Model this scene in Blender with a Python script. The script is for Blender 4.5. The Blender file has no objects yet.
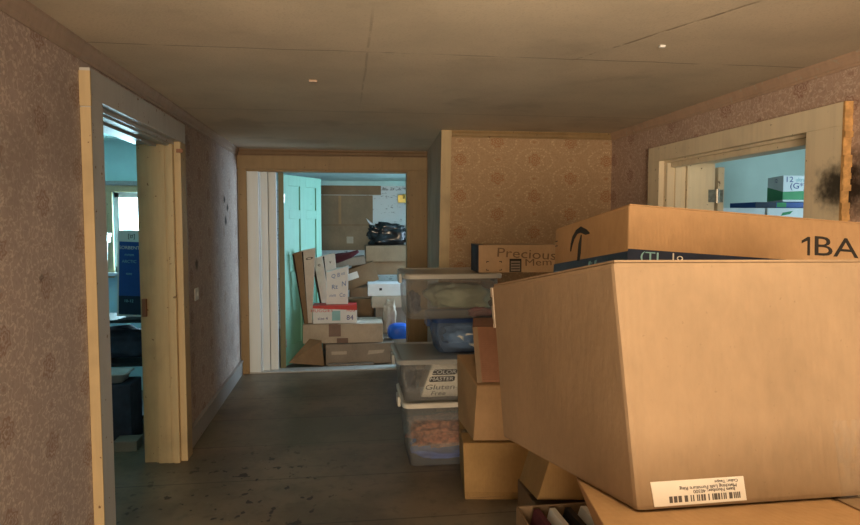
import bpy, bmesh, math, random
from mathutils import Vector, Matrix, noise
random.seed(7)
S = bpy.context.scene
COL = S.collection
PI = math.pi
EYE = Vector((0, 0, 1.58)); YAW, PIT, FPX = .133, .063, 633.35

# ------------------------------------------------------------------ camera
cd = bpy.data.cameras.new('camera'); cam = bpy.data.objects.new('camera', cd); COL.objects.link(cam)
cam.location = EYE; cam.rotation_euler = (PI/2 - PIT, 0, -YAW)
cd.sensor_fit = 'HORIZONTAL'; cd.sensor_width = 36; cd.lens = 36*FPX/860; cd.clip_start = .02
S.camera = cam
CM = cam.rotation_euler.to_matrix()

# ------------------------------------------------------------------ world, light, exposure
w = bpy.data.worlds.new('sky'); S.world = w; w.use_nodes = True
bg = w.node_tree.nodes['Background']; bg.inputs[0].default_value = (.62, .86, 1, 1); bg.inputs[1].default_value = 9
S.view_settings.view_transform = 'Standard'; S.view_settings.look = 'None'
S.view_settings.exposure = .18; S.view_settings.gamma = 1

def area(name, loc, target, size, power, color, sy=None):
    l = bpy.data.lights.new(name, 'AREA'); l.energy = power; l.color = color; l.size = size
    if sy: l.shape = 'RECTANGLE'; l.size_y = sy
    o = bpy.data.objects.new(name, l); COL.objects.link(o); o.location = loc
    o.rotation_euler = (Vector(target)-Vector(loc)).to_track_quat('-Z', 'Y').to_euler()
    return o
area('hall_lamp_light', (-.35, -4.3, 1.45), (.6, 4, 1.5), 1.6, 290, (1, .79, .56), 1.3)
area('ceiling_fill_light', (.1, -.7, 1.45), (.45, .7, 3.0), .7, 46, (1, .79, .55)).data.spread = math.radians(88)  # added fill light, aimed up to brighten the ceiling; no lamp stands here
area('bedroom_daylight', (2.5, 7.85, 1.5), (-1.09, 6.2, 1.2), 1.1, 42, (.60, .80, 1), 1.3).data.spread = math.radians(125)
area('side_room_daylight', (-1.72, 6.6, 1.5), (-1.9, 4, 2.1), .7, 140, (.58, .90, 1), .8)
area('storeroom_daylight', (4.9, 4.2, 1.6), (3.2, 4.6, 1.8), .9, 22, (.62, .90, 1), 1.2)

def at(px, py, Y):
    d = CM @ Vector(((px-430)/FPX, (262.5-py)/FPX, -1)); return EYE + d*(Y/d.y)

# ------------------------------------------------------------------ materials
class G:
    def __init__(s, name):
        s.m = bpy.data.materials.new(name); s.m.use_nodes = True; s.t = s.m.node_tree; s.n = s.t.nodes
        s.b = s.n['Principled BSDF']; s.pos = s.n.new('ShaderNodeNewGeometry').outputs['Position']
    def lk(s, a, b):
        if hasattr(a, 'is_output'): s.t.links.new(a, b)
        else: b.default_value = a
    def M(s, op, a, b=0., c=0., clamp=False):
        n = s.n.new('ShaderNodeMath'); n.operation = op; n.use_clamp = clamp
        for i, v in enumerate((a, b, c)): s.lk(v, n.inputs[i])
        return n.outputs[0]
    def add(s, a, b): return s.M('ADD', a, b)
    def mul(s, a, b): return s.M('MULTIPLY', a, b)
    def sub(s, a, b): return s.M('SUBTRACT', a, b)
    def xyz(s, v=None):
        n = s.n.new('ShaderNodeSeparateXYZ'); s.lk(v or s.pos, n.inputs[0]); return n.outputs
    def comb(s, x, y, z):
        n = s.n.new('ShaderNodeCombineXYZ')
        for i, v in enumerate((x, y, z)): s.lk(v, n.inputs[i])
        return n.outputs[0]
    def obj(s): return s.n.new('ShaderNodeTexCoord').outputs['Object']
    def noise(s, scale, detail=4, vec=None, stretch=None, rough=.55):
        n = s.n.new('ShaderNodeTexNoise'); n.inputs['Scale'].default_value = scale; n.inputs['Detail'].default_value = detail
        n.inputs['Roughness'].default_value = rough
        v = vec or s.pos
        if stretch:
            m = s.n.new('ShaderNodeMapping'); m.inputs['Scale'].default_value = stretch; s.lk(v, m.inputs[0]); v = m.outputs[0]
        s.lk(v, n.inputs['Vector']); return n.outputs[0]
    def step(s, v, a, b):     # smooth 0..1 between a and b
        n = s.n.new('ShaderNodeMapRange'); n.interpolation_type = 'SMOOTHSTEP'
        s.lk(v, n.inputs[0]); n.inputs[1].default_value = a; n.inputs[2].default_value = b; return n.outputs[0]
    def mix(s, f, a, b):
        n = s.n.new('ShaderNodeMix'); n.data_type = 'RGBA'; s.lk(f, n.inputs[0])
        for i, v in ((6, a), (7, b)): s.lk(v if hasattr(v, 'is_output') else (*v, 1), n.inputs[i])
        return n.outputs[2]
    def line(s, v, c, wd, soft=.5):      # 1 at v==c fading within wd
        return s.M('SUBTRACT', 1, s.step(s.M('ABSOLUTE', s.sub(v, c)), wd*soft, wd))
    def dist(s, c, sc=(1, 1, 1)):
        x, y, z = s.xyz()
        q = [s.mul(s.sub(a, b), k) for a, b, k in zip((x, y, z), c, sc)]
        return s.M('SQRT', s.add(s.add(s.mul(q[0], q[0]), s.mul(q[1], q[1])), s.mul(q[2], q[2])))
    def bump(s, h, st=.3, d=.01):
        n = s.n.new('ShaderNodeBump'); n.inputs['Strength'].default_value = st; n.inputs['Distance'].default_value = d
        s.lk(h, n.inputs['Height']); s.lk(n.outputs[0], s.b.inputs['Normal'])
    def fin(s, color, rough=.7, **k):
        s.lk(color if hasattr(color, 'is_output') else (*color, 1), s.b.inputs['Base Color'])
        s.lk(rough, s.b.inputs['Roughness'])
        for a, v in k.items(): s.b.inputs[a.replace('_', ' ')].default_value = v
        return s.m

def simple(name, c, rough=.6, var=.25, scale=8, metal=0., bump=.1, spec=.3):
    g = G(name); n = g.noise(scale, 5); f = g.step(n, .3, .75)
    col = g.mix(f, tuple(x*(1-var) for x in c), tuple(min(1, x*(1+var*.6)) for x in c))
    if bump: g.bump(g.noise(scale*6, 3), bump, .004)
    return g.fin(col, rough, Metallic=metal, Specular_IOR_Level=spec)

def cardboard(name, c):
    g = G(name); o = g.obj()
    a = g.noise(5, 5, o); b = g.noise(60, 3, o, (1, 1, .5)); d = g.noise(1.6, 3, o)
    f = g.step(g.add(g.mul(a, .5), g.add(g.mul(b, .25), g.mul(d, .4))), .35, .85)
    col = g.mix(f, tuple(x*.78 for x in c), tuple(min(1, x*1.12) for x in c))
    spk = g.step(g.noise(140, 2, o), .70, .76); col = g.mix(g.mul(spk, .35), col, tuple(x*.45 for x in c))
    wv = g.n.new('ShaderNodeTexWave'); wv.inputs['Scale'].default_value = 32; wv.inputs['Distortion'].default_value = .6
    g.lk(o, wv.inputs['Vector'])
    g.bump(g.add(g.mul(wv.outputs['Fac'], .25), g.add(g.mul(a, 3.), b)), .22, .004)
    return g.fin(col, .78, Specular_IOR_Level=.2)

_p = at(534.5, 159, 5.176); UOFF = -((_p.x+_p.y) % .63)
def wallpaper(name, base, light, red, smudge=None, dirt=.35, leaf=.5):
    g = G(name); x, y, z = g.xyz(); u = g.add(x, y)
    wob = g.mul(g.sub(g.noise(17, 3), .5), .045); u = g.add(g.add(u, UOFF), wob); v = g.add(z, wob)
    PU, PV = .63, .30
    def wrap(t, p, off): return g.mul(g.sub(g.M('FRACT', g.M('ADD', g.M('DIVIDE', g.add(t, off), p), 100.5)), .5), p)
    def motif(ou, ov):
        a = wrap(u, PU, ou); b = wrap(v, PV, ov); b2 = g.mul(b, 1.12)
        r = g.M('SQRT', g.add(g.mul(a, a), g.mul(b2, b2))); th = g.M('ARCTAN2', b2, g.M('ABSOLUTE', a))
        return a, b, r, th
    med = None; lite = None
    for ou, ov in ((0, 0), (PU/2, PV/2)):
        a, b, r, th = motif(ou, ov)
        rr = g.mul(r, g.add(1, g.mul(g.M('COSINE', g.mul(th, 7)), .16)))
        m = g.mul(g.sub(1, g.step(rr, .048, .056)), g.step(g.M('SINE', g.mul(rr, 330)), -.3, .5))
        l = g.line(rr, .074, .007); bead = g.step(g.M('SINE', g.mul(th, 22)), -.4, .3); l = g.mul(l, bead)
        l2 = g.line(g.M('SQRT', g.add(g.mul(g.mul(a, .62), g.mul(a, .62)), g.mul(b, b))), .098, .006)
        l = g.M('MAXIMUM', l, g.mul(l2, g.mul(.75, g.step(g.M('SINE', g.mul(th, 30)), -.6, .2))))
        med = m if med is None else g.M('MAXIMUM', med, m); lite = l if lite is None else g.M('MAXIMUM', lite, l)
    for ou, ov in ((PU/2, 0), (0, PV/2)):
        a, b, r, th = motif(ou, ov); rb = g.M('SQRT', g.add(g.mul(a, a), g.mul(g.mul(b, 1.5), g.mul(b, 1.5))))
        l = g.mul(g.line(rb, .036, .006), g.step(g.M('SINE', g.mul(th, 16)), -.5, .3)); lite = g.M('MAXIMUM', lite, l)
        m = g.sub(1, g.step(rb, .012, .018)); med = g.M('MAXIMUM', med, g.mul(m, .6))
    n1 = g.noise(70, 3); n2 = g.noise(2.3, 5)
    scroll = g.line(g.noise(28, 1), .5, .035)
    col = g.mix(g.mul(scroll, leaf), base, light)
    col = g.mix(g.mul(lite, .75), col, light); col = g.mix(g.mul(med, .7), col, red)
    col = g.mix(g.mul(g.step(n1, .45, .75), .35), col, tuple(c*.6 for c in base))
    col = g.mix(g.mul(g.step(n2, .5, .72), dirt), col, tuple(c*.5 for c in base))
    if smudge:
        for c, r0, k in smudge:
            d = g.add(g.dist(c, (1, .8, 1)), g.mul(g.sub(g.noise(22, 4), .5), r0*.9))
            col = g.mix(g.mul(g.sub(1, g.step(d, r0*.25, r0)), k), col, (.012, .010, .009))
    g.bump(g.add(g.mul(g.noise(120, 3), .5), lite), .25, .003)
    return g.fin(col, .75, Specular_IOR_Level=.25)

def painted(name, c, wear=.35, chip=(.16, .09, .04), chips=.68, grain=(1, 1, .08), rough=.5, smudge=None):
    g = G(name); o = g.pos
    n = g.noise(30, 4, o, grain); m = g.noise(3, 5, o)
    col = g.mix(g.mul(g.step(n, .35, .8), .35), c, tuple(x*(1-wear) for x in c))
    col = g.mix(g.mul(g.step(m, .5, .8), .6), col, tuple(x*(1-wear*1.2) for x in c))
    ch = g.step(g.noise(26, 4, o), chips, chips+.03); col = g.mix(ch, col, chip)
    if smudge:
        for c_, r0, k in smudge:
            d = g.add(g.dist(c_, (1, .8, 1)), g.mul(g.sub(g.noise(22, 4), .5), r0*.9))
            col = g.mix(g.mul(g.sub(1, g.step(d, r0*.2, r0)), k), col, (.012, .010, .009))
    g.bump(g.add(n, g.mul(ch, -2)), .2, .003)
    return g.fin(col, rough, Specular_IOR_Level=.35)

def ceiling_mat():
    g = G('ceiling_board'); x, y, z = g.xyz()
    col = g.mix(g.step(g.noise(2, 5), .35, .75), (.66, .585, .46), (.56, .50, .395))
    col = g.mix(g.mul(g.step(g.noise(110, 3), .5, .75), .35), col, (.40, .35, .27))
    wob = g.mul(g.sub(g.noise(3, 3), .5), .03)
    yy = g.add(y, wob); xx = g.add(x, wob)
    near = g.mul(g.line(yy, 2.87, .007), g.step(g.noise(4, 3), .30, .5)); nearw = g.mul(g.line(yy, 2.855, .012), g.step(g.noise(6, 3), .55, .62))
    far = g.mul(g.line(yy, 4.4, .02), .3)
    lon = g.mul(g.line(g.add(x, g.mul(wob, .3)), .105, .006), g.mul(g.mul(g.step(y, 2.2, 2.5), g.sub(1, g.step(y, 3.5, 4.3))), g.step(g.noise(9, 3), .35, .5)))
    crk = g.mul(g.line(g.add(xx, g.mul(y, .42)), 2.27, .010), g.mul(g.mul(g.step(y, 1.9, 2.2), g.sub(1, g.step(y, 2.75, 2.95))), g.step(g.noise(12, 3), .40, .55)))
    dark = g.M('MAXIMUM', g.M('MAXIMUM', near, far), g.M('MAXIMUM', g.mul(lon, .5), crk))
    col = g.mix(g.mul(dark, .5), col, (.10, .075, .05)); col = g.mix(g.mul(nearw, .5), col, (.6, .52, .4))
    st = g.add(g.noise(2.1, 4), g.mul(g.step(y, 3, 6), .05)); col = g.mix(g.mul(g.step(st, .58, .72), .2), col, (.20, .17, .12))
    g.bump(g.add(g.noise(90, 4), g.mul(dark, -3)), .35, .004)
    return g.fin(col, .85, Specular_IOR_Level=.15)

def floor_mat():
    g = G('worn_painted_floor'); x, y, z = g.xyz()
    n = g.noise(1.7, 5); col = g.mix(g.step(n, .38, .62), (.12, .092, .060), (.19, .145, .095))
    col = g.mix(g.mul(g.step(g.noise(14, 4), .5, .7), .4), col, (.075, .056, .038))
    board = g.M('FRACT', g.add(g.mul(y, 1/.62), 100.2)); col = g.mix(g.mul(g.line(board, .5, .012), .6), col, (.03, .022, .015))
    grn = g.mul(g.step(g.add(y, g.mul(x, .06)), 4.45, 4.5), g.sub(1, g.step(y, 5.1, 5.14))); col = g.mix(g.mul(grn, .45), col, (.12, .115, .07))
    area_ = g.sub(1, g.step(g.dist((-.62, 3.6, 0), (1, .8, 1)), .35, 1.0))
    sp = g.mul(g.step(g.noise(13, 2, None, (1, .8, 1)), .62, .67), area_)
    col = g.mix(sp, col, (.022, .015, .01))
    col = g.mix(g.mul(g.step(g.noise(40, 3), .66, .74), .5), col, (.24, .22, .19))
    g.bump(g.noise(30, 5), .25, .004)
    return g.fin(col, .45, Specular_IOR_Level=.35)

def fleck_paper():
    g = G('white_fleck_wallpaper'); v = g.pos
    a = g.noise(7, 4, v, (1, 1, 2.2)); b = g.step(g.noise(24, 3, v, (1, 1, 2.6)), .57, .61)
    f = g.mul(b, g.step(a, .5, .56))
    col = g.mix(g.mul(f, .8), (.62, .66, .66), (.16, .17, .17))
    z = g.xyz()[2]; bd = g.mul(g.line(z, 2.085, .03), g.step(g.noise(26, 3), .45, .55)); col = g.mix(g.mul(bd, .7), col, (.10, .09, .09))
    return g.fin(col, .7)

def clear_plastic(name, tint, opac, fr=.3):
    g = G(name); nt = g.t; out = g.n['Material Output']
    tr = g.n.new('ShaderNodeBsdfTransparent'); tr.inputs[0].default_value = (*tint, 1)
    mx = g.n.new('ShaderNodeMixShader'); g.fin(tuple(t*.55 for t in tint), .22, Specular_IOR_Level=.6)
    lw = g.n.new('ShaderNodeLayerWeight'); lw.inputs[0].default_value = .35
    f = g.add(opac, g.mul(lw.outputs['Fresnel'], fr))
    g.lk(f, mx.inputs[0]); nt.links.new(tr.outputs[0], mx.inputs[1]); nt.links.new(g.b.outputs[0], mx.inputs[2])
    nt.links.new(mx.outputs[0], out.inputs[0]); return g.m

M = {}
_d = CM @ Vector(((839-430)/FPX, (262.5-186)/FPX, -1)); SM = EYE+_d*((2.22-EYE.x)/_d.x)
M['paper'] = wallpaper('damask_wallpaper', (.40, .265, .15), (.60, .45, .28), (.33, .13, .05), dirt=.2, leaf=.22)
M['paper_left'] = wallpaper('damask_wallpaper_faded', (.43, .345, .30), (.66, .56, .48), (.29, .175, .13),
    smudge=[((-1.09, 6.05, 1.60), .06, .95), ((-1.09, 6.15, 1.72), .05, .95), ((-1.09, 6.0, 1.79), .045, .95), ((-1.09, 4.86, 1.27), .055, .8), ((-1.09, 2.45, 1.38), .02, .5)], dirt=.4)
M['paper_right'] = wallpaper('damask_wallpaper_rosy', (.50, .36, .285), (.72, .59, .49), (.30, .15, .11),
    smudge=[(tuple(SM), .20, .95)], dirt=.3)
g = G('grey_plain_wall'); M['grey_wall'] = g.fin(g.mix(g.step(g.noise(3, 5), .35, .7), (.42, .35, .26), (.31, .26, .19)), .7)
M['ceil'] = ceiling_mat(); M['floor'] = floor_mat(); M['fleck'] = fleck_paper()
M['teal_wall'] = simple('teal_wall_paint', (.50, .74, .72), .7, .12, 2, bump=.05)
M['pale_wall'] = simple('pale_wall_paint', (.62, .72, .66), .7, .10, 2, bump=.05)
M['white_ceil'] = simple('white_ceiling', (.62, .66, .66), .7, .1, 2)
M['cream'] = painted('cream_casing_paint', (.50, .375, .205), .35)
M['greywhite'] = painted('daylit_casing_paint', (.47, .46, .43), .25)  # greyed so the left casing face carries cool daylight in its colour
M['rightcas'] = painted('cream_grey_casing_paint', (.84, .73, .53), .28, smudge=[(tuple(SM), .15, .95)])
M['tan'] = painted('tan_varnished_casing', (.29, .19, .085), .35, (.12, .07, .03))
M['brown'] = painted('brown_crown_paint', (.20, .125, .065), .3)
M['crown'] = painted('papered_crown', (.42, .32, .25), .35, (.36, .29, .21), .62)
M['crown_r'] = painted('papered_crown_rosy', (.50, .35, .25), .35, (.46, .38, .29), .62)
M['bluewhite'] = painted('white_jamb_paint', (.74, .80, .82), .12, (.4, .4, .38), .74)
M['teal'] = painted('teal_door_paint', (.20, .47, .36), .2, (.10, .22, .18), .70)
M['olive'] = painted('olive_door_edge', (.16, .15, .07), .3)
M['basew'] = painted('grey_baseboard_paint', (.33, .31, .29), .35)
M['raw'] = simple('raw_splintered_wood', (.62, .36, .14), .8, .3, 30)
C_ = (.50, .315, .165)
M['kraft'] = cardboard('kraft_cardboard', (.275, .195, .122))
M['kraft2'] = cardboard('orange_kraft_cardboard', (.40, .25, .128))
M['kraft3'] = cardboard('brown_cardboard', (.25, .165, .095))
M['kraft4'] = cardboard('grey_cardboard', (.27, .225, .18))
M['kraft5'] = cardboard('golden_cardboard', (.37, .225, .09))
M['kraft6'] = cardboard('pale_tan_cardboard', (.46, .385, .30))
M['kraft7'] = cardboard('warm_tan_cardboard', (.50, .345, .205))
M['palecard'] = cardboard('pale_lilac_cardboard', (.66, .60, .55))
M['redbrown'] = cardboard('red_brown_cardboard', (.30, .15, .09))
M['white_card'] = simple('white_carton', (.72, .74, .76), .5, .08, 6)
M['blue_card'] = simple('blue_carton', (.02, .075, .30), .4, .15, 6)
M['navy'] = simple('navy_tape', (.012, .022, .05), .35, .2, 20)
M['ink'] = simple('black_ink', (.02, .018, .016), .6, .1)
M['inkfade'] = simple('faded_ink', (.19, .125, .075), .7, .1)
M['cyan'] = simple('pale_cyan_print', (.25, .50, .55), .5, .1)
M['bluei'] = simple('dark_blue_ink', (.02, .03, .22), .6, .1)
M['bluepr'] = simple('blue_print', (.10, .22, .50), .6, .2)
M['green'] = simple('green_print', (.03, .27, .09), .5, .15)
M['red'] = simple('red_carton', (.55, .03, .03), .45, .15)
M['label'] = simple('white_paper_label', (.72, .70, .66), .45, .05)
M['barcode'] = simple('barcode_ink', (.10, .09, .085), .6, .05)
M['tape'] = clear_plastic('clear_packing_tape', (.80, .66, .48), .35)
M['tapeclr'] = clear_plastic('glossy_clear_tape', (.97, .96, .93), .015, .10)
M['tapeb'] = simple('brown_packing_tape', (.14, .075, .05), .3, .2, 10)
M['clear'] = clear_plastic('clear_bin_plastic', (.95, .96, .96), .08)
M['smoke'] = clear_plastic('blue_bin_plastic', (.68, .80, .96), .12)
M['greyl'] = simple('grey_lid_plastic', (.42, .41, .37), .35, .1, 5)
M['clearlid'] = clear_plastic('cloudy_lid_plastic', (.86, .88, .86), .5)
M['whitel'] = simple('white_lid_plastic', (.62, .58, .50), .35, .1, 5)
M['bluel'] = simple('blue_lid_plastic', (.02, .05, .15), .35, .1, 5)
M['cloth_g'] = simple('grey_green_cloth', (.33, .36, .26), .9, .3, 9)
M['cloth_b'] = simple('dark_blue_cloth', (.05, .06, .09), .9, .3, 9)
M['cloth_r'] = simple('red_cloth', (.28, .05, .05), .9, .3, 9)
M['cloth_w'] = simple('cream_cloth', (.75, .70, .6), .9, .2, 9)
M['cloth_o'] = simple('orange_mixed_cloth', (.40, .15, .07), .8, .6, 30)
M['blue'] = simple('blue_plastic', (.02, .12, .60), .35, .15)
M['sack'] = simple('printed_white_sack', (.85, .78, .66), .7, .15, 12)
M['bag'] = simple('black_bin_bag', (.012, .012, .014), .22, .3, 5, spec=.6)
M['white_pl'] = simple('white_plastic', (.66, .66, .64), .4, .1)
M['black'] = simple('black_metal', (.015, .015, .017), .45, .2)
M['darkgrey'] = simple('dark_grey_cloth', (.05, .055, .065), .9, .3)
M['steel'] = simple('dull_steel', (.45, .42, .36), .4, .3, 40, metal=.9)
M['brass'] = simple('brass', (.65, .45, .12), .35, .2, 20, metal=.8)
M['maroon'] = simple('maroon_cloth', (.10, .025, .035), .85, .3)
M['gap_shade'] = simple('painted_gap_shade', (.03, .02, .013), .9, .1)
g = G('window_glass'); nt = g.t
_t = g.n.new('ShaderNodeBsdfTransparent'); _t.inputs[0].default_value = (.92, .96, .97, 1); _m = g.n.new('ShaderNodeMixShader'); _m.inputs[0].default_value = .06
g.fin((.8, .8, .8), .05); nt.links.new(_t.outputs[0], _m.inputs[1]); nt.links.new(g.b.outputs[0], _m.inputs[2]); nt.links.new(_m.outputs[0], g.n['Material Output'].inputs[0]); M['glass'] = g.m

# ------------------------------------------------------------------ mesh helpers
def link(name, bm, mat, parent=None, smooth=False, wm=None):
    me = bpy.data.meshes.new(name)
    bmesh.ops.recalc_face_normals(bm, faces=bm.faces); bm.to_mesh(me); bm.free()
    me.materials.append(M[mat] if isinstance(mat, str) else mat)
    if smooth:
        for p in me.polygons: p.use_smooth = True
    o = bpy.data.objects.new(name, me); COL.objects.link(o)
    if parent:
        o.parent = parent
        p = parent; inv = Matrix.Identity(4)
        chain = []
        while p: chain.append(p); p = p.parent
        for q in reversed(chain): inv = inv @ Matrix.LocRotScale(q.location, q.rotation_euler, q.scale)
        me.transform(inv.inverted())
    return o
def root(name, loc, label, cat, group=None):
    o = bpy.data.objects.new(name, None); COL.objects.link(o); o.location = loc; o.empty_display_size = .05
    o['label'] = label; o['category'] = cat
    if group: o['group'] = group
    return o
def tag(o, label, cat, group=None, kind=None):
    if label: o['label'] = label
    if cat: o['category'] = cat
    if group: o['group'] = group
    if kind: o['kind'] = kind
    return o
def box(bm, x0, x1, y0, y1, z0, z1, bev=0.):
    vs = [bm.verts.new((x, y, z)) for z in (z0, z1) for y in (y0, y1) for x in (x0, x1)]
    fs = [bm.faces.new([vs[i] for i in q]) for q in ((0, 2, 3, 1), (4, 5, 7, 6), (0, 1, 5, 4), (2, 6, 7, 3), (0, 4, 6, 2), (1, 3, 7, 5))]
    if bev: bmesh.ops.bevel(bm, geom=list({e for f in fs for e in f.edges}), offset=bev, segments=2, affect='EDGES', profile=.6)
    return vs
def hexa(bm, P, bev=0.):      # P: 8 points ordered x fastest, then y, then z
    vs = [bm.verts.new(p) for p in P]
    fs = [bm.faces.new([vs[i] for i in q]) for q in ((0, 2, 3, 1), (4, 5, 7, 6), (0, 1, 5, 4), (2, 6, 7, 3), (0, 4, 6, 2), (1, 3, 7, 5))]
    if bev: bmesh.ops.bevel(bm, geom=list({e for f in fs for e in f.edges}), offset=bev, segments=2, affect='EDGES', profile=.6)
def struct(name, boxes, mat, parent=None, bev=0.):
    bm = bmesh.new()
    for b in boxes: box(bm, *b, bev=bev)
    o = link(name, bm, mat, parent)
    if not parent: o['kind'] = 'structure'
    return o
def prism(bm, prof, a, b, mapf):      # prof list of (s,t); mapf(s,t,along)
    A = [bm.verts.new(mapf(s, t, a)) for s, t in prof]; B = [bm.verts.new(mapf(s, t, b)) for s, t in prof]
    n = len(prof)
    for i in range(n): bm.faces.new((A[i], A[(i+1) % n], B[(i+1) % n], B[i]))
    bm.faces.new(A); bm.faces.new(B[::-1])
def tube(bm, pts, r, n=10):
    rings = []
    for i, p in enumerate(pts):
        p = Vector(p); d = (Vector(pts[min(i+1, len(pts)-1)])-Vector(pts[max(i-1, 0)])).normalized()
        u = d.orthogonal().normalized(); v = d.cross(u)
        rr = r[i] if isinstance(r, (list, tuple)) else r
        rings.append([bm.verts.new(p+u*math.cos(2*PI*k/n)*rr+v*math.sin(2*PI*k/n)*rr) for k in range(n)])
    for a, b in zip(rings, rings[1:]):
        for k in range(n): bm.faces.new((a[k], a[(k+1) % n], b[(k+1) % n], b[k]))
    bm.faces.new(rings[0]); bm.faces.new(rings[-1][::-1])

# ------------------------------------------------------------------ rooms
H = 2.333; L = -1.09; R_ = 2.25; LT = .22; RT = .34
DY0, DY1, DZ = 2.97, 4.30, 2.10            # left doorway
RY0, RY1, RZ = 2.83, 4.27, 2.015           # right doorway
FY, FT = 6.75, .15; FX0, FX1, FZ = -1.0, .676, 2.127
struct('floor', [(-3.8, 5.2, -5.5, 10.2, -.1, 0)], 'floor')
struct('ceiling', [(L-LT, R_+.002, -5.5, 6.9, H, H+.1)], 'ceil')
struct('ceiling_side_room', [(-3.8, L-LT, 1.5, 6.5, H, H+.1)], 'teal_wall')
struct('ceiling_bedroom', [(-1.9, 2.7, 6.9, 10, 2.2, 2.3)], 'teal_wall')
struct('ceiling_storeroom', [(R_, 5.2, 2.2, 6.2, H, H+.1)], 'white_ceil')
struct('wall_left', [(L-LT, L, -5.5, DY0, 0, H), (L-LT, L, DY1, FY+FT, 0, H), (L-LT, L, DY0, DY1, DZ, H)], 'paper_left')
struct('wall_right', [(R_, R_+RT, -5.5, RY0, 0, H), (R_, R_+RT, RY1, 5.3, 0, H), (R_, R_+RT, RY0, RY1, RZ, H)], 'paper_right')
struct('wall_back', [(L-LT, R_+RT, -5.6, -5.5, 0, H)], 'paper_left')
struct('wall_far', [(L, FX0, FY, FY+FT, 0, H), (FX1, 1.1, FY, FY+FT, 0, H), (FX0, FX1, FY, FY+FT, FZ, H)], 'grey_wall')
struct('wall_alcove', [(.80, R_, 5.176, 5.28, 0, H)], 'paper')
bm = bmesh.new(); hexa(bm, [(x, y, z) for z in (0, H) for x, y in ((.784, 5.177), (.90, 5.177), (.872, FY), (1.0, FY))])
link('wall_alcove_side', bm, 'grey_wall')['kind'] = 'structure'
# side room (left)
WX0, WX1, WZ0, WZ1 = -2.12, -1.45, 1.12, 1.86
struct('wall_side_room_far', [(-3.8, WX0, 6.2, 6.35, 0, H), (WX1, L-LT, 6.2, 6.35, 0, H), (WX0, WX1, 6.2, 6.35, 0, WZ0), (WX0, WX1, 6.2, 6.35, WZ1, H)], 'teal_wall')
struct('wall_side_room_left', [(-3.9, -3.8, 1.5, 6.35, 0, H)], 'teal_wall')
struct('wall_side_room_near', [(-3.9, L-LT, 1.4, 1.5, 0, H)], 'teal_wall')
# bedroom (far)
struct('wall_bedroom_far', [(-1.9, 2.7, 9.6, 9.7, 0, 2.2)], 'fleck')
struct('wall_bedroom_left', [(-2.0, -1.9, 6.9, 9.7, 0, 2.2)], 'fleck')
struct('wall_bedroom_right', [(2.7, 2.8, 6.9, 7.25, 0, 2.3), (2.7, 2.8, 8.45, 9.7, 0, 2.3), (2.7, 2.8, 7.25, 8.45, 0, .8), (2.7, 2.8, 7.25, 8.45, 2.05, 2.3)], 'fleck')
struct('wall_bedroom_near', [(-1.9, L-.0, FY+FT-.05, FY+FT, 0, 2.3), (1.1, 2.7, FY+FT-.05, FY+FT, 0, 2.3)], 'fleck')
# storeroom (right)
struct('wall_storeroom_far', [(R_+.1, 5.2, 5.9, 6.0, 0, H)], 'pale_wall')
struct('wall_storeroom_right', [(5.1, 5.2, 2.3, 5.9, 0, H)], 'pale_wall')
struct('wall_storeroom_near', [(R_+RT, 5.2, 2.2, 2.3, 0, H)], 'pale_wall')
struct('wall_storeroom_left', [(R_+.05, R_+RT, 5.3, 5.9, 0, H)], 'pale_wall')

# crowns
prof = [(0, 0), (.045, 0), (.045, -.012), (.030, -.030), (.022, -.055), (.012, -.062), (.012, -.075), (0, -.075)]
bm = bmesh.new(); prism(bm, prof, -5.5, FY, lambda s, t, a: (L+s*.6, a, H+t)); link('trim_1', bm, 'crown')['kind'] = 'structure'
bm = bmesh.new(); prism(bm, [(s*.55, t*.85) for s, t in prof], -5.5, 5.176, lambda s, t, a: (R_-s, a, H+t)); link('trim_2', bm, 'crown_r')['kind'] = 'structure'
bm = bmesh.new(); prism(bm, [(s*.8, t*.9) for s, t in prof], L, .87, lambda s, t, a: (a, FY-s, H+t)); link('trim_3', bm, 'brown')['kind'] = 'structure'
bm = bmesh.new(); prism(bm, [(s*.6, t*.75) for s, t in prof], .868, R_, lambda s, t, a: (a, 5.176-s, H+t)); link('trim_4', bm, 'tan')['kind'] = 'structure'
# alcove corner board
bm = bmesh.new(); hexa(bm, [(.742, 5.150, 0), (.826, 5.150, 0), (.742, 5.176, 0), (.826, 5.176, 0), (.784, 5.150, H), (.868, 5.150, H), (.784, 5.176, H), (.868, 5.176, H)], .003)
link('trim_5', bm, 'cream')['kind'] = 'structure'
# left doorway: casings (face + edge), jambs, stops
ct = .042
struct('trim_6', [(L, L+ct, DY0-.125, DY0+.01, 0, DZ+.001)], 'greywhite', bev=.003)
struct('trim_7', [(L, L+ct, DY0-.125, DY1+.13, DZ, DZ+.125)], 'greywhite', bev=.003)
struct('trim_8', [(L, L+ct, DY1-.005, DY1+.13, 0, DZ)], 'cream', bev=.003)
bm = bmesh.new(); box(bm, L+.001, L+ct+.001, DY0-.131, DY0-.124, 0, 2.06); box(bm, L+.001, L+ct+.003, DY0-.134, DY0-.123, 2.065, 2.21)
link('trim_9', bm, 'cream')['kind'] = 'structure'     # casing edge facing the hall, cream to put warm lamplight into its colour
struct('trim_10', [(L-LT-.02, L+.001, DY0, DY0+.02, 0, DZ), (L-LT-.02, L+.001, DY0, DY1, DZ-.02, DZ)], 'greywhite')
struct('trim_11', [(L-.135, L+.001, DY1-.03, DY1-.001, 0, DZ-.02), (L-.155, L-.128, DY1-.012, DY1+.005, 0, DZ-.02),
                   (L-.23, L-.150, DY1-.004, DY1+.004, 0, DZ-.02), (L-.035, L+.0, DY1-.042, DY1-.03, 0, DZ-.02), (L-.075, L-.05, DY1-.036, DY1-.03, 0, DZ-.02)], 'cream', bev=.002)
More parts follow.
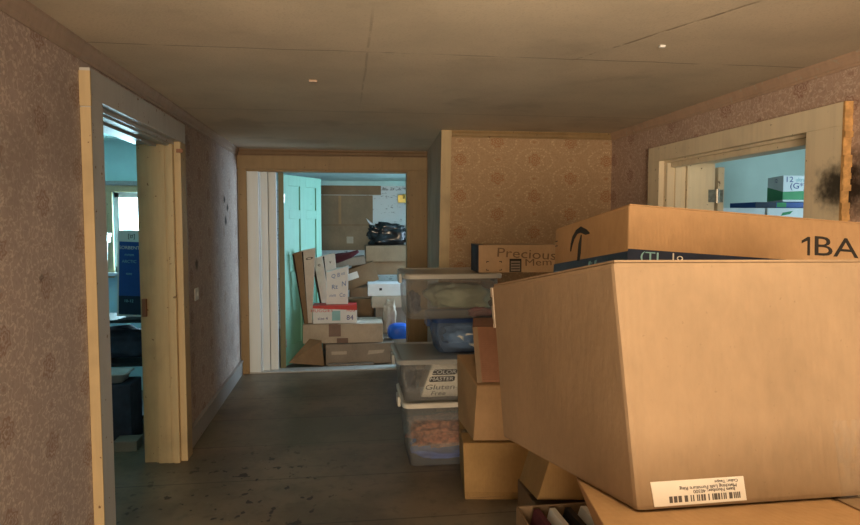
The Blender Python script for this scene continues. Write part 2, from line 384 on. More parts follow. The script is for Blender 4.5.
struct('trim_12', [(L-.14, L-.10, DY0+.02, DY1-.03, DZ-.035, DZ-.02), (L-.05, L-.02, DY0+.02, DY1-.03, DZ-.03, DZ-.02)], 'greywhite')
p = at(145, 308, DY1-.01); struct('strike_hole', [(p.x-.012, p.x+.012, DY1-.034, DY1-.0, p.z-.055, p.z+.06)], 'redbrown')
bpy.data.objects['strike_hole'].name = 'trim_13'
p = at(180, 151, DY1-.03); struct('trim_14', [(p.x-.02, p.x+.02, DY1-.048, DY1-.04, p.z-.012, p.z+.012)], 'redbrown')
# baseboard left
struct('baseboard_left', [(L, L+.02, DY1+.13, FY, 0, .13), (L, L+.028, DY1+.13, FY, .13, .15)], 'basew', bev=.003)
struct('baseboard_left_near', [(L, L+.02, -5.5, DY0-.135, 0, .14)], 'basew', bev=.003)
struct('baseboard_right', [(R_-.02, R_, -5.5, RY0-.14, 0, .14), (R_-.02, R_, RY1+.15, 5.17, 0, .14)], 'basew', bev=.003)
# far doorway
struct('trim_15', [(L+.012, FX0, FY-.03, FY, 0, FZ), (FX1, .872, FY-.03, FY, 0, FZ)], 'tan', bev=.003)
struct('trim_16', [(L+.0, .872, FY-.034, FY, FZ, 2.265)], 'tan', bev=.003)
struct('trim_17', [(FX0-.008, FX0+.115, FY+.0, FY+.06, 0, FZ-.02), (FX0+.12, FX0+.132, FY+.03, FY+.10, 0, FZ-.02)], 'bluewhite', bev=.004)
struct('trim_31', [(FX0+.125, FX0+.20, FY+.07, FY+FT, 0, FZ-.02), (FX0+.205, FX0+.285, FY+.09, FY+FT+.0, 0, FZ-.02)], 'bluewhite', bev=.004)
struct('trim_30', [(-.70, -.645, 6.905, 6.925, 0, FZ-.02)], 'olive')
struct('trim_18', [(FX0-.01, FX1, FY, FY+FT, FZ-.02, FZ)], 'tan')
struct('trim_19', [(FX1-.02, FX1, FY, FY+FT, 0, FZ-.02)], 'tan')
struct('trim_20', [(FX0, FX1, FY-.02, FY+FT+.02, 0, .012)], 'greywhite', bev=.003)     # threshold
struct('trim_21', [(-1.9, 2.7, 9.55, 9.6, 2.13, 2.2)], 'teal_wall', bev=.006)
# teal door
bm = bmesh.new(); DL, DH, DT = .80, 2.075, .045
def pan(x0, x1, z0, z1): box(bm, x0, x1, 0, DT, z0, z1, bev=.003)
pan(0, .115, 0, DH); pan(DL-.115, DL, 0, DH); pan(.34, .46, .0, DH)
for z0, z1 in ((0, .22), (.86, 1.02), (1.60, 1.70), (1.96, DH)): pan(.115, .34, z0, z1); pan(.46, DL-.115, z0, z1)
box(bm, .1, DL-.1, .014, DT-.014, .1, DH-.05)
d2 = link('door_1', bm, 'teal'); d2['kind'] = 'structure'
d2.location = (-.655, 6.945, .02); d2.rotation_euler = (0, 0, math.radians(62))
def child_mesh(name, bm, mat, par, smooth=False):
    o = link(name, bm, mat, None, smooth); o.parent = par; return o
bm = bmesh.new(); box(bm, -.006, .0, .002, DT-.002, 0, DH); child_mesh('door_edge', bm, 'olive', d2)
for z in (.25, 1.82):
    bm = bmesh.new(); tube(bm, [(-.012, -.006, z-.045), (-.012, -.006, z+.045)], .008); box(bm, -.008, .03, -.004, .0, z-.045, z+.045); child_mesh('hinge', bm, 'steel', d2)
bm = bmesh.new(); tube(bm, [(DL-.06, 0, .95), (DL-.06, -.03, .95), (DL-.06, -.045, .95), (DL-.06, -.07, .95)], [.01, .01, .028, .022]); child_mesh('door_knob', bm, 'brass', d2, True)
# right doorway
rc = .04
struct('trim_22', [(R_-rc, R_, RY0-.235, RY0-.005, 0, RZ)], 'rightcas', bev=.003)
struct('trim_23', [(R_-rc, R_, RY0-.235, RY1+.165, RZ, RZ+.105)], 'rightcas', bev=.003)
struct('trim_24', [(R_-rc, R_, RY1-.0, RY1+.165, 0, RZ)], 'rightcas', bev=.003)
# splintered unpainted edge of the near casing
bm = bmesh.new(); random.seed(3)
for k in range(46):
    z0 = .9+k*.0265; wdt = .006+random.random()*.012
    if 28 < k < 31: wdt = .004
    box(bm, R_-rc-.001, R_-.002, RY0-.236-wdt, RY0-.234, z0, z0+.0272)
link('trim_25', bm, 'raw')['kind'] = 'structure'
struct('trim_26', [(R_-.002, R_+RT+.02, RY0-.02, RY0, 0, RZ), (R_-.001, R_+RT+.02, RY0, RY1, RZ-.015, RZ)], 'rightcas')
struct('trim_27', [(R_-.0, R_+.055, RY1-.045, RY1, 0, RZ-.015), (R_+.055, R_+.095, RY1-.060, RY1, 0, RZ-.015), (R_+.10, R_+.135, RY1-.050, RY1, 0, RZ-.015),
                   (R_+.14, R_+.165, RY1-.066, RY1, 0, RZ-.015), (R_+.165, R_+RT+.03, RY1-.030, RY1, 0, RZ-.015)], 'rightcas', bev=.003)
struct('trim_28', [(R_+.02, R_+.06, RY0, RY1-.06, RZ-.05, RZ-.015), (R_+.10, R_+.13, RY0, RY1-.06, RZ-.04, RZ-.015)], 'rightcas', bev=.003)
# storeroom door, opened away, seen edge on
bm = bmesh.new(); box(bm, 0, .045, 0, .76, 0, RZ-.05, bev=.002); box(bm, .0455, .052, .1, .66, 1.1, 1.8, bev=.002)
d3 = link('door_2', bm, 'rightcas'); d3['kind'] = 'structure'; d3.location = (R_+RT+.062, RY1-.02, .01); d3.rotation_euler = (0, 0, -.05)
zc = 1.76
bm = bmesh.new()
tube(bm, [(-.012, -.012, zc-.05), (-.012, -.012, zc+.05)], .012)
for k in range(5): tube(bm, [(-.012, -.012, zc-.05+k*.021), (-.012, -.012, zc-.035+k*.021)], .0145)
box(bm, -.095, -.014, -.014, -.010, zc-.045, zc+.045); box(bm, -.01, .036, -.006, -.001, zc-.045, zc+.045)
for q in (-.075, -.045, .012): 
    for dz in (-.028, .028): tube(bm, [(q, -.018, zc+dz), (q, -.008, zc+dz)], .005, 8)
child_mesh('hinge', bm, 'steel', d3)

# window in side room
fr = bmesh.new()
for b in ((WX0, WX0+.045, 6.22, 6.30, WZ0, WZ1), (WX1-.045, WX1, 6.22, 6.30, WZ0, WZ1), (WX0, WX1, 6.22, 6.30, WZ1-.05, WZ1), (WX0, WX1, 6.22, 6.30, WZ0, WZ0+.05)): box(fr, *b, bev=.004)
wn = link('window_1', fr, 'white_pl'); wn['kind'] = 'structure'
bm = bmesh.new(); box(bm, WX0+.04, WX1-.04, 6.26, 6.264, WZ0+.04, WZ1-.04); child_mesh('pane', bm, 'glass', wn)
bm = bmesh.new(); box(bm, WX0-.08, WX0, 6.175, 6.2, WZ0-.05, WZ1+.1, bev=.004); box(bm, WX1, WX1+.08, 6.175, 6.2, WZ0-.05, WZ1+.1, bev=.004)
box(bm, WX0-.08, WX1+.08, 6.172, 6.2, WZ1, WZ1+.06, bev=.004); child_mesh('window_casing', bm, 'cream', wn)
bm = bmesh.new(); box(bm, WX0-.1, WX1+.1, 6.14, 6.2, WZ1+.061, WZ1+.10, bev=.004); child_mesh('window_head', bm, 'basew', wn)
bm = bmesh.new(); box(bm, WX0-.1, WX1+.1, 6.12, 6.2, WZ0-.03, WZ0, bev=.004); child_mesh('window_sill', bm, 'white_pl', wn)
# window in bedroom
bm = bmesh.new()
for b in ((2.72, 2.78, 7.25, 7.31, .8, 2.05), (2.72, 2.78, 8.39, 8.45, .8, 2.05), (2.72, 2.78, 7.25, 8.45, 1.4, 1.45), (2.72, 2.78, 7.25, 8.45, .8, .86), (2.72, 2.78, 7.25, 8.45, 1.99, 2.05)): box(bm, *b, bev=.004)
wn = link('window_2', bm, 'white_pl'); wn['kind'] = 'structure'
bm = bmesh.new(); box(bm, 2.745, 2.749, 7.3, 8.4, .85, 2.0); child_mesh('pane', bm, 'glass', wn)
# hanging loose ceiling strip in side room
a = at(103, 119, 4.2)
bm = bmesh.new(); hexa(bm, [(-2.0, 4.3, H-.02), (-1.86, 4.3, H-.02), (-1.75, 6.1, H-.02), (-1.62, 6.1, H-.02), (-2.0, 4.3, H), (-1.86, 4.3, H), (-1.75, 6.1, H), (-1.62, 6.1, H)], .002)
link('trim_29', bm, 'white_ceil')['kind'] = 'structure'

# ------------------------------------------------------------------ cartons
class Carton:
    """a carton given by its 8 corners (x fastest, then depth, then up)"""
    def __init__(s, name, P, mat, label, cat='box', group=None, open_top=False, flaps=True, tape=None, bev=.004, under=True):
        s.P = [Vector(p) for p in P]; P = s.P
        c = (P[0]+P[1]+P[2]+P[3])/4
        s.r = root(name, c, label, cat, group)
        s.w = (P[1]-P[0]).length; s.l = (P[2]-P[0]).length; s.h = (P[4]-P[0]).length
        bm = bmesh.new()
        if open_top:
            t = .006
            for (u0, u1, v0, v1, w0, w1) in ((0, 1, 0, 1, 0, t/s.h), (0, t/s.w, 0, 1, t/s.h, 1), (1-t/s.w, 1, 0, 1, t/s.h, 1), (t/s.w, 1-t/s.w, 0, t/s.l, t/s.h, 1), (t/s.w, 1-t/s.w, 1-t/s.l, 1, t/s.h, 1)):
                hexa(bm, [s.m(u, v, q) for q in (w0, w1) for v in (v0, v1) for u in (u0, u1)])
        else: 
            hexa(bm, P, bev)
        s.body = link('body', bm, mat, s.r)
        s.mat = mat
        if flaps and not open_top:
            g_ = .0015/s.l
            for v0, v1 in ((.0, .5-g_), (.5+g_, 1.)):
                s.slab('flap', 'top', .004/s.w, v0+.004/s.l*(v0 == 0), 1-.004/s.w, v1-.004/s.l*(v1 == 1), mat, .003)
        if tape: s.tape(tape)
    def m(s, u, v, q):
        P = s.P
        def l(a, b, t): return a+(b-a)*t
        b = l(l(P[0], P[1], u), l(P[2], P[3], u), v); t = l(l(P[4], P[5], u), l(P[6], P[7], u), v)
        return l(b, t, q)
    def f(s, face, a, b, off=0.):      # a,b in 0..1 on a face, off outward in metres
        if face == 'front': return s.m(a, -off/s.l, b)
        if face == 'back': return s.m(1-a, 1+off/s.l, b)
        if face == 'left': return s.m(-off/s.w, 1-a, b)
        if face == 'right': return s.m(1+off/s.w, a, b)
        if face == 'top': return s.m(a, b, 1+off/s.h)
    def dims(s, face): return {'front': (s.w, s.h), 'back': (s.w, s.h), 'left': (s.l, s.h), 'right': (s.l, s.h), 'top': (s.w, s.l)}[face]
    def slab(s, name, face, a0, b0, a1, b1, mat, th=.0012, parent=None, off=0.):
        bm = bmesh.new(); hexa(bm, [s.f(face, a, b, o) for o in (off, off+th) for b in (b0, b1) for a in (a0, a1)])
        return link(name, bm, mat, parent or s.r)
    def quad(s, name, face, pts, mat, th=.0012, off=0.):
        bm = bmesh.new()
        n = len(pts); A = [bm.verts.new(s.f(face, a, b, off)) for a, b in pts]; B = [bm.verts.new(s.f(face, a, b, off+th)) for a, b in pts]
        bm.faces.new(A[::-1]); bm.faces.new(B)
        for i in range(n): bm.faces.new((A[i], A[(i+1) % n], B[(i+1) % n], B[i]))
        return link(name, bm, mat, s.r)
    def tape(s, mat, w=.03):
        bm = bmesh.new(); d = w/s.l; x0 = .003/s.w
        hexa(bm, [s.f('top', a, b, o) for o in (.0032, .004) for b in (.5-d, .5+d) for a in (0, 1)])
        link('packing_tape', bm, mat, s.r)
    def text(s, txt, face, a, b, size, mat, rot=0., name='lettering', sx=1., parent=None, off=.0004, align='CENTER'):
        cu = bpy.data.curves.new('t', 'FONT'); cu.body = txt; cu.size = size; cu.align_x = align; cu.align_y = 'CENTER'; cu.extrude = .0003; cu.resolution_u = 3
        to = bpy.data.objects.new('t', cu); COL.objects.link(to)
        me = bpy.data.meshes.new_from_object(to.evaluated_get(bpy.context.evaluated_depsgraph_get()))
        bpy.data.objects.remove(to); bpy.data.curves.remove(cu)
        bm = bmesh.new(); bm.from_mesh(me); bpy.data.meshes.remove(me); W_, H_ = s.dims(face); c, sn = math.cos(rot), math.sin(rot)
        for v in bm.verts:
            x, y = v.co.x*sx, v.co.y; X = x*c-y*sn; Y = x*sn+y*c
            v.co = s.f(face, a+X/W_, b+Y/H_, v.co.z+.0003+off)
        return link(name, bm, mat, parent or s.r)
    def barcode(s, face, a0, b0, a1, b1, mat='barcode', off=.0012, seed=1, parent=None, n=26):
        rnd = random.Random(seed); bm = bmesh.new(); x = 0
        while x < 1:
            wd = rnd.choice((.6, 1, 1.8))/n*.8
            hexa(bm, [s.f(face, a0+(a1-a0)*q, b, o) for o in (off, off+.0004) for b in (b0, b1) for q in (x, min(1, x+wd))]); x += wd+rnd.choice((.5, .8, 1.4))/n*.8
        return link('barcode', bm, mat, parent or s.r)

def ortho(o, w, l, h, yaw=0, pitch=0, roll=0):
    Mx = Matrix.Rotation(yaw, 3, 'Z') @ Matrix.Rotation(pitch, 3, 'X') @ Matrix.Rotation(roll, 3, 'Y'); o = Vector(o)
    return [o+Mx @ Vector((x*w, y*l, z*h)) for z in (0, 1) for y in (0, 1) for x in (0, 1)]

# ---- big tilted carton in front
DA, DB = .807, .754
A = at(613, 262, .8073); B = at(637, 512, .7542); C = at(492, 286, 1.4129); D = at(503, 437, 1.3598)
wv = Vector((.5996, .021, -.0049)); wb = Vector((.5996, .021, -.0075))
P = [B, B+wb, D, D+wb*.97, A, A+wv, C, C+wv*.97]
big = Carton('cardboard_box', P, 'kraft', 'big tan carton in front with a small white barcode label near its bottom corner', flaps=True, bev=.007)
lb = big.quad('barcode_label', 'front', [(.041, .015), (.262, .018), (.260, .114), (.037, .112)], 'label')
def lq(a, b): # label local coords (0..1) to face coords
    x0 = .039+a*.222; return x0, .015+.003*a+b*.096
for k, (ln, a, b, sz) in enumerate((('Item Number: 40300', .66, .52, .0062), ('Matching Loft Furniture Ring', .60, .67, .0062), ('Color: Taupe', .80, .86, .0055))):
    q = lq(a, b); big.text(ln, 'front', q[0], q[1], sz, 'barcode', rot=PI+.01, parent=lb, off=.0013, sx=1.15, name='lettering')
bm = bmesh.new(); rnd = random.Random(5); x = .17
while x < .93:
    wd = rnd.choice((.012, .02, .035)); q0 = lq(x, .12); q1 = lq(min(.95, x+wd), .12); q2 = lq(x, .38); q3 = lq(min(.95, x+wd), .38)
    hexa(bm, [big.f('front', *q, o) for o in (.0013, .0017) for q in (q0, q1, q2, q3)]); x += wd+rnd.choice((.008, .014, .03))
link('barcode', bm, 'barcode', lb)
# torn paper along the far upper corner of its side
bm = bmesh.new(); rnd = random.Random(2)
for k in range(9):
    b = 1-.012-k*.03; wdd = rnd.random()*.018+.003
    hexa(bm, [big.f('left', a, q, o) for o in (0, .0015) for q in (b-.03, b) for a in (-wdd, .01)])
link('torn_edge', bm, 'kraft6', big.r)
# wrinkled clear tape over lower right of the front
bm = bmesh.new(); NX, NY = 14, 22
vs = {}
for i in range(NX+1):
    for j in range(NY+1):
        a = .50+.10*i/NX; b = .0+.32*j/NY
        vs[i, j] = bm.verts.new(big.f('front', a, b, .002+.002*noise.noise(Vector((i*.7, j*.6, 1)))))
for i in range(NX):
    for j in range(NY): bm.faces.new((vs[i, j], vs[i+1, j], vs[i+1, j+1], vs[i, j+1]))
link('packing_tape', bm, 'tapeclr', big.r, True)

# ---- upper carton with the black marking, resting behind and above
P2 = ortho((.690, 1.478, 1.6235), .82, .5342, .0001, .0114, -.1253, .0725)
up = Matrix.Rotation(.0114, 3, 'Z') @ Matrix.Rotation(-.1253, 3, 'X') @ Matrix.Rotation(.0725, 3, 'Y') @ Vector((0, 0, 1))
top = [P2[i] for i in range(4)]; HB = .30
P = [t-up*HB for t in top]+top
ba = Carton('cardboard_box', P, 'kraft2', 'long orange-tan carton behind the big one, marked 1BA in black', flaps=True, bev=.006)
ba.text('BA', 'front', .684, .768, .072, 'ink', sx=1.5)
ua = lambda m_: m_/.82
ba.quad('lettering', 'front', [(.588-ua(.0), .768-.078), (.588+ua(.007), .768-.078), (.588+ua(.007), .768+.080), (.588+ua(.0005), .768+.080), (.588-ua(.016), .768+.045), (.588-ua(.016), .768+.022), (.588, .768+.048)], 'ink')
# navy printed tape round the carton at its middle
tb1 = ba.slab('tape_band', 'left', 0, .47, 1, .62, 'navy', .001); tb2 = ba.slab('tape_band', 'front', 0, .47, 1, .64, 'navy', .001)
ba.text('(TL', 'front', .075, .585, .03, 'cyan', sx=1.5, off=.0012, parent=tb2); ba.text('1o', 'front', .155, .595, .026, 'label', sx=1.3, off=.0012, parent=tb2)
ba.text('// :. //', 'left', .60, .56, .022, 'cyan', sx=1.2, off=.0012, parent=tb1)
# curved arrow printed upright on the side
bm = bmesh.new()
def strip(pts):
    for (a, b, w0), (a2, b2, w1) in zip(pts, pts[1:]):
        hexa(bm, [ba.f('left', *q, o) for o in (.0005, .0012) for q in ((a-w0, b), (a+w0, b), (a2-w1, b2), (a2+w1, b2))])
strip([(.40, .61, .018), (.41, .68, .022), (.415, .78, .020), (.43, .86, .006)])
def strip2(pts):
    for (a, b, wa, wb_), (a2, b2, wc, wd) in zip(pts, pts[1:]):
        hexa(bm, [ba.f('left', *q, o) for o in (.0005, .0012) for q in ((a, b), (a+wa, b+wb_), (a2, b2), (a2+wc, b2+wd))])
strip2([(.27, .72, .012, .0), (.275, .80, .03, -.01), (.30, .87, .03, -.03), (.35, .925, .02, -.045), (.42, .945, .0, -.06), (.50, .90, -.01, -.05), (.545, .86, .0, -.01)])
link('curved_arrow_mark', bm, 'ink', ba.r)
ba.text('11', 'left', .035, .84, .03, 'ink', rot=PI/2)
# pile under it, hidden behind the big carton
def plain(o, w, l, h, yaw, mat, label, name='cardboard_box', pitch=0, roll=0, tape='tape', **k):
    return Carton(name, ortho(o, w, l, h, yaw, pitch, roll), mat, label, tape=tape, **k)

# ---- carton right under the big one: brown, top flaps showing
nB = (B+wb-B).cross(D-B).normalized()
def hit(px, py, p0, n):
    d = CM @ Vector(((px-430)/FPX, (262.5-py)/FPX, -1)); return EYE + d*((p0-EYE).dot(n)/d.dot(n))
pb = B-nB*.005 if nB.z > 0 else B+nB*.005
F = hit(576, 478, pb, nB); N = hit(611, 540, pb, nB); dirL = (N-F).normalized()
dn = Vector((.13, 0, -.32)); wx = Vector((.74, -.03, 0)); wx.z = -(nB.x*wx.x+nB.y*wx.y)/nB.z
N = F+dirL*.62
T = [N, N+wx, F, F+wx*.97]
c1T = T
c1 = Carton('cardboard_box', [v+dn for v in T]+T, 'kraft2', 'tan carton directly under the big one, topmost part of its tilted support', flaps=False, bev=.004)
c1.slab('flap', 'top', .002, .0, .46, .998, 'kraft2', .003); c1.slab('flap', 'top', .475, .0, .998, .998, 'kraft', .003)

P0 = hit(697, 540, pb, nB)
def torn(pxs, name, mat, par, th=.0008, off=.0042):
    bm = bmesh.new(); ps = [hit(x, y, pb, nB)+(-nB if nB.z < 0 else nB)*(off-.0035-.001) for x, y in pxs]
    a = [bm.verts.new(p) for p in ps]; b = [bm.verts.new(p+Vector((0, 0, th))) for p in ps]
    bm.faces.new(a[::-1]); bm.faces.new(b); n = len(ps)
    for i in range(n): bm.faces.new((a[i], a[(i+1) % n], b[(i+1) % n], b[i]))
    return link(name, bm, mat, par)
torn([(706, 515), (754, 521), (748, 534), (690, 534)], 'address_label', 'label', c1.r)
torn([(714, 518), (735, 520), (728, 524), (708, 522)], 'lettering', 'barcode', c1.r, .0012)
torn([(622, 524), (643, 523), (641, 530), (616, 531)], 'tape_band', 'tapeb', c1.r)

# pile below, on the floor, carrying the leaning cartons
def flat(o, w, l, h, yaw, mat, label, **k): return plain(o, w, l, h, yaw, mat, label, **k)
flat((.56, .80, .0), .60, .62, .36, .03, 'kraft', 'lowest tan carton on the floor under the big leaning stack')
flat((.58, .80, .364), .56, .56, min(v.z for v in c1T)-.32-.372, -.02, 'kraft4', 'greyish carton second from the floor under the big leaning stack')
flat((.80, 1.50, .0), .68, .47, .46, .02, 'kraft', 'lower tan carton on the floor below the carton marked 1BA')
flat((.82, 1.52, .464), .64, .48, .42, -.02, 'kraft3', 'brown carton midway up the stack below the carton marked 1BA')
flat((.82, 1.53, .888), .60, .44, .27, .01, 'kraft6', 'pale carton directly supporting the carton marked 1BA')

# ---- tilted grey-brown carton sticking out below the big one
Y_ = 2.36
a = at(549, 461, Y_); b = at(537, 500, Y_); c = at(590, 500, Y_-.03); far = at(519, 480, Y_+.46)
vz = (at(556, 440, Y_)-b); wv3 = (c-b)*3.6; lv3 = far-b
P = [b, b+wv3, b+lv3, b+lv3+wv3]; P += [p+vz for p in P]
c2 = Carton('cardboard_box', P, 'kraft5', 'tilted golden-brown carton poking out below the big leaning one', bev=.005, tape='tape')
# open carton with papers in front of it, and the carton under it
zc2 = min(p.z for p in P)
flat((.80, 2.43, .0), .60, .42, zc2-.008, .0, 'kraft3', 'tall brown carton on the floor holding up the tilted golden-brown one')
zt = at(520, 506, 2.28).z; x0_ = at(517, 506, 2.27).x
flat((x0_, 2.03, .0), .46, .25, .30, .0, 'kraft4', 'grey-brown carton on the floor under the open box of papers')
ob = Carton('open_cardboard_box', ortho((x0_, 2.03, .306), .46, .25, zt-.306, .0), 'kraft3', 'dark open carton of loose papers low in the stack, at the bottom edge', open_top=True)
for k in range(5):
    xa = x0_+.02+.055*k; bm = bmesh.new(); tl = .04+.006*k
    hexa(bm, [(xa, 2.05, .32), (xa+.02, 2.05, .32), (xa, 2.26, .32), (xa+.02, 2.26, .32), (xa+tl, 2.05, zt+.01), (xa+tl+.022, 2.05, zt+.01), (xa+tl, 2.25, zt-.0), (xa+tl+.022, 2.25, zt-.0)], .002)
    m_ = ('maroon', 'label', 'black', 'white_pl', 'kraft6')[k]
    nm = ('maroon folder', 'white booklet', 'black folder', 'white plastic binder', 'tan folder')[k]
    tag(link('booklet', bm, m_), nm+' standing in the dark open carton at the bottom edge', 'booklet', 'papers in the open carton')

# ---- floor stack beside the bins
q0 = at(466, 498, 3.42); q0.z = 0
P = [(.665, 3.47, 0), (1.14, 3.40, 0), (.715, 3.89, 0), (1.20, 3.87, 0)]
P = [Vector(p) for p in P]+[Vector(p)+Vector((-.012, .0, .325)) for p in P]
c3 = Carton('cardboard_box', P, 'kraft5', 'golden-brown taped carton standing on the floor beside the clear bins', tape='tape', bev=.006)
c3.slab('packing_tape', 'front', .0, .0, 1, .14, 'tapeclr', .0012)
a = at(476, 448, 3.36); b_ = at(503, 440, 3.36)
# tilted one above it
zb = .338
P = [Vector((.715, 3.48, zb)), Vector((1.16, 3.42, zb)), Vector((.70, 3.88, zb)), Vector((1.12, 3.86, zb))]
T = [Vector((.735, 3.48, .65)), Vector((1.18, 3.42, .65)), Vector((.69, 3.88, .75)), Vector((1.12, 3.86, .75))]
c4 = Carton('cardboard_box', P+T, 'kraft2', 'orange-brown carton with a sloping top, on the taped carton beside the bins', flaps=True)
# upright box with a ribbed face above
P = [Vector((.740, 3.50, .668)), Vector((1.12, 3.46, .668)), Vector((.80, 3.86, .760)), Vector((1.12, 3.84, .760))]
T = [Vector((.715, 3.52, .985)), Vector((1.10, 3.48, .985)), Vector((.79, 3.87, .985)), Vector((1.10, 3.85, .985))]
c5 = Carton('cardboard_box', P+T, 'redbrown', 'reddish-brown ribbed carton wedged between the top clear bin and the big carton', flaps=False)
bm = bmesh.new()
for k in range(26):
    b0 = .04+k*.036
    hexa(bm, [c5.f('front', x, y, o) for o in (0, .003) for y in (b0, b0+.02) for x in (.09, .98)])
link('ribbing', bm, 'redbrown', c5.r)
c5.slab('corner_strip', 'front', .0, .0, .075, 1, 'kraft', .004)

# ---- clear storage bins
def rrect(w, l, r, n=5):
    out = []
    for cx, cy, a0 in ((w/2-r, l/2-r, 0), (-w/2+r, l/2-r, PI/2), (-w/2+r, -l/2+r, PI), (w/2-r, -l/2+r, 1.5*PI)):
        for i in range(n+1):
            a = a0+PI/2*i/n; out.append((cx+r*math.cos(a), cy+r*math.sin(a)))
    return out
def loft(bm, rings, cap0=True, cap1=True):
    R = [[bm.verts.new(p) for p in r] for r in rings]
    for a, b in zip(R, R[1:]):
        n = len(a)
        for i in range(n): bm.faces.new((a[i], a[(i+1) % n], b[(i+1) % n], b[i]))
    if cap0: bm.faces.new(R[0][::-1])
    if cap1: bm.faces.new(R[-1])
def ring(w, l, z, r=.04, cx=0, cy=0): return [(x+cx, y+cy, z) for x, y in rrect(w, l, r)]
def bin_(cx, cy, z, w, l, h, mat, lidmat, label, dark=None, taper=.045, lid=True):
    r = root('storage_bin', (cx, cy, z), label, 'storage bin', 'lidded plastic bins stacked in the hall')
    bm = bmesh.new(); t = .004
    loft(bm, [ring(w-taper*2, l-taper*2, z, .05, cx, cy), ring(w-taper, l-taper, z+h*.55, .05, cx, cy), ring(w-.03, l-.03, z+h-.035, .05, cx, cy), ring(w-.01, l-.01, z+h-.032, .05, cx, cy), ring(w-.01, l-.01, z+h-.012, .05, cx, cy),
              ring(w-.034-t, l-.034-t, z+h-.012, .046, cx, cy), ring(w-taper-2*t, l-taper-2*t, z+h*.55, .046, cx, cy), ring(w-taper*2-2*t, l-taper*2-2*t, z+t, .046, cx, cy)])
    link('bin_body', bm, mat, r, True)
    if lid:
        bm = bmesh.new()
        loft(bm, [ring(w+.012, l+.012, z+h-.03, .055, cx, cy), ring(w+.016, l+.016, z+h-.006, .055, cx, cy), ring(w+.0, l+.0, z+h, .05, cx, cy), ring(w-.03, l-.03, z+h, .045, cx, cy), ring(w-.06, l-.06, z+h-.007, .04, cx, cy)], cap0=False)
        loft(bm, [ring(w-.004, l-.004, z+h-.0115, .05, cx, cy), ring(w-.004, l-.004, z+h-.0085, .05, cx, cy)])
        lo = link('lid', bm, lidmat, r)
        for sx in (-1, 1):
            bm = bmesh.new(); x = cx+sx*(w/2+.012); box(bm, x-.010, x+.010, cy-.07, cy+.07, z+h-.075, z+h-.012, bev=.004); link('handle', bm, lidmat, lo)
    return r
def lump(name, c, s_, mat, label, cat, seed=0, amp=.22, fr=2.2, group=None, sub=4, flatb=True):
    bm = bmesh.new(); bmesh.ops.create_icosphere(bm, subdivisions=sub, radius=1)
    for v in bm.verts:
        p = v.co.copy(); q = Vector([math.copysign(abs(k)**.72, k) for k in p])
        n = 1+amp*noise.fractal(p*fr+Vector((seed*7.1, seed*3.3, 0)), .6, 2.1, 4)
        q = q*n; q.z = max(q.z, -.72) if flatb else q.z
        v.co = Vector(c)+Vector((q.x*s_[0], q.y*s_[1], q.z*s_[2]))
    o = link(name, bm, mat, None, True); tag(o, label, cat, group); return o
BX, BY = .63, 4.22
bin_(BX+.06, BY, .004, .66, .56, .425, 'clear', 'whitel', 'clear bin with white rimmed lid, lowest of the stack on the floor')
bin_(BX+.03, BY-.02, .445, .68, .60, .275, 'clear', 'clearlid', 'clear bin with cloudy lid holding a printed white sack, second from the floor')
bin_(BX+.19, BY+.02, .726, .52, .44, .235, 'smoke', 'bluel', 'small blue-tinted bin with dark blue lid, just under the top bin')
bin_(BX+.05, BY-.01, .968, .62, .56, .288, 'clear', 'greyl', 'large clear bin of folded greenish cloth with a grey lid, topmost of the stack', taper=.02)
lump('clothing_bundle', (BX+.06, BY-.05, .175), (.25, .18, .085), 'cloth_o', 'mixed orange and tan items heaped in the lowest clear bin', 'bundle', 1, .35, 3.5)
lump('clothing_bundle', (BX+.06, BY-.02, .05), (.25, .19, .03), 'blue', 'blue item lying at the bottom of the lowest clear bin', 'bundle', 2, .2)
o = bmesh.new(); p = at(440, 425, BY-.235); box(o, p.x-.0, p.x+.06, p.y-.0, p.y+.015, p.z-.02, p.z+.025, bev=.003); tag(link('toy_block', o, 'cloth_o'), 'small yellow-orange packet at the front of the lowest bin', 'packet')
# printed sack in the second bin
yk = BY-.255
bm = bmesh.new(); NX, NY = 10, 8; g0 = {}
sw = [at(420, 404, yk), at(457, 404, yk), at(432, 371, yk+.08), at(459, 371, yk+.08)]
sw[1] = sw[0]+Vector((.42, 0, 0)); sw[3] = sw[2]+Vector((.34, 0, 0))
zlo, zhi = .458, .688
sk = Carton('flour_sack', [(sw[0].x, yk, zlo), (sw[0].x+.40, yk, zlo), (sw[0].x+.02, yk+.30, zlo), (sw[0].x+.38, yk+.30, zlo), (sw[2].x, yk+.05, zhi-.02), (sw[2].x+.33, yk+.05, zhi-.02), (sw[2].x, yk+.28, zhi-.02), (sw[2].x+.33, yk+.28, zhi-.02)], 'sack', 'printed cream sack with two black name bands inside the second bin', 'sack', flaps=False, bev=.02)
for b0, b1, a0 in ((.66, .82, .06), (.46, .62, .045)):
    sk.quad('printed_band', 'front', [(a0, b0+.03), (a0+.03, b0), (a0+.43, b0), (a0+.46, b0+.03), (a0+.46, b1-.03), (a0+.43, b1), (a0+.03, b1), (a0, b1-.03)], 'ink')
sk.text('COLOR', 'front', .275, .74, .036, 'label', sx=1.5, off=.0014); sk.text('MASTER', 'front', .265, .54, .034, 'label', sx=1.4, off=.0014)
sk.text('Gluten', 'front', .28, .30, .05, 'ink', sx=1.5); sk.text('Free', 'front', .28, .12, .04, 'ink', sx=1.4)
lump('clothing_bundle', (BX-.215, BY-.0, .55), (.045, .17, .10), 'darkgrey', 'dark crumpled item at the left side of the second bin', 'bundle', 3, .3)
lump('clothing_bundle', (BX+.20, BY-.02, .81), (.15, .14, .088), 'cloth_w', 'cream bundle inside the small blue-tinted bin', 'bundle', 4, .3)
lump('folded_cloth', (BX+.13, BY-.02, 1.085), (.19, .15, .09), 'cloth_g', 'grey-green folded cloth filling the top clear bin', 'cloth', 5, .32, 1.6)
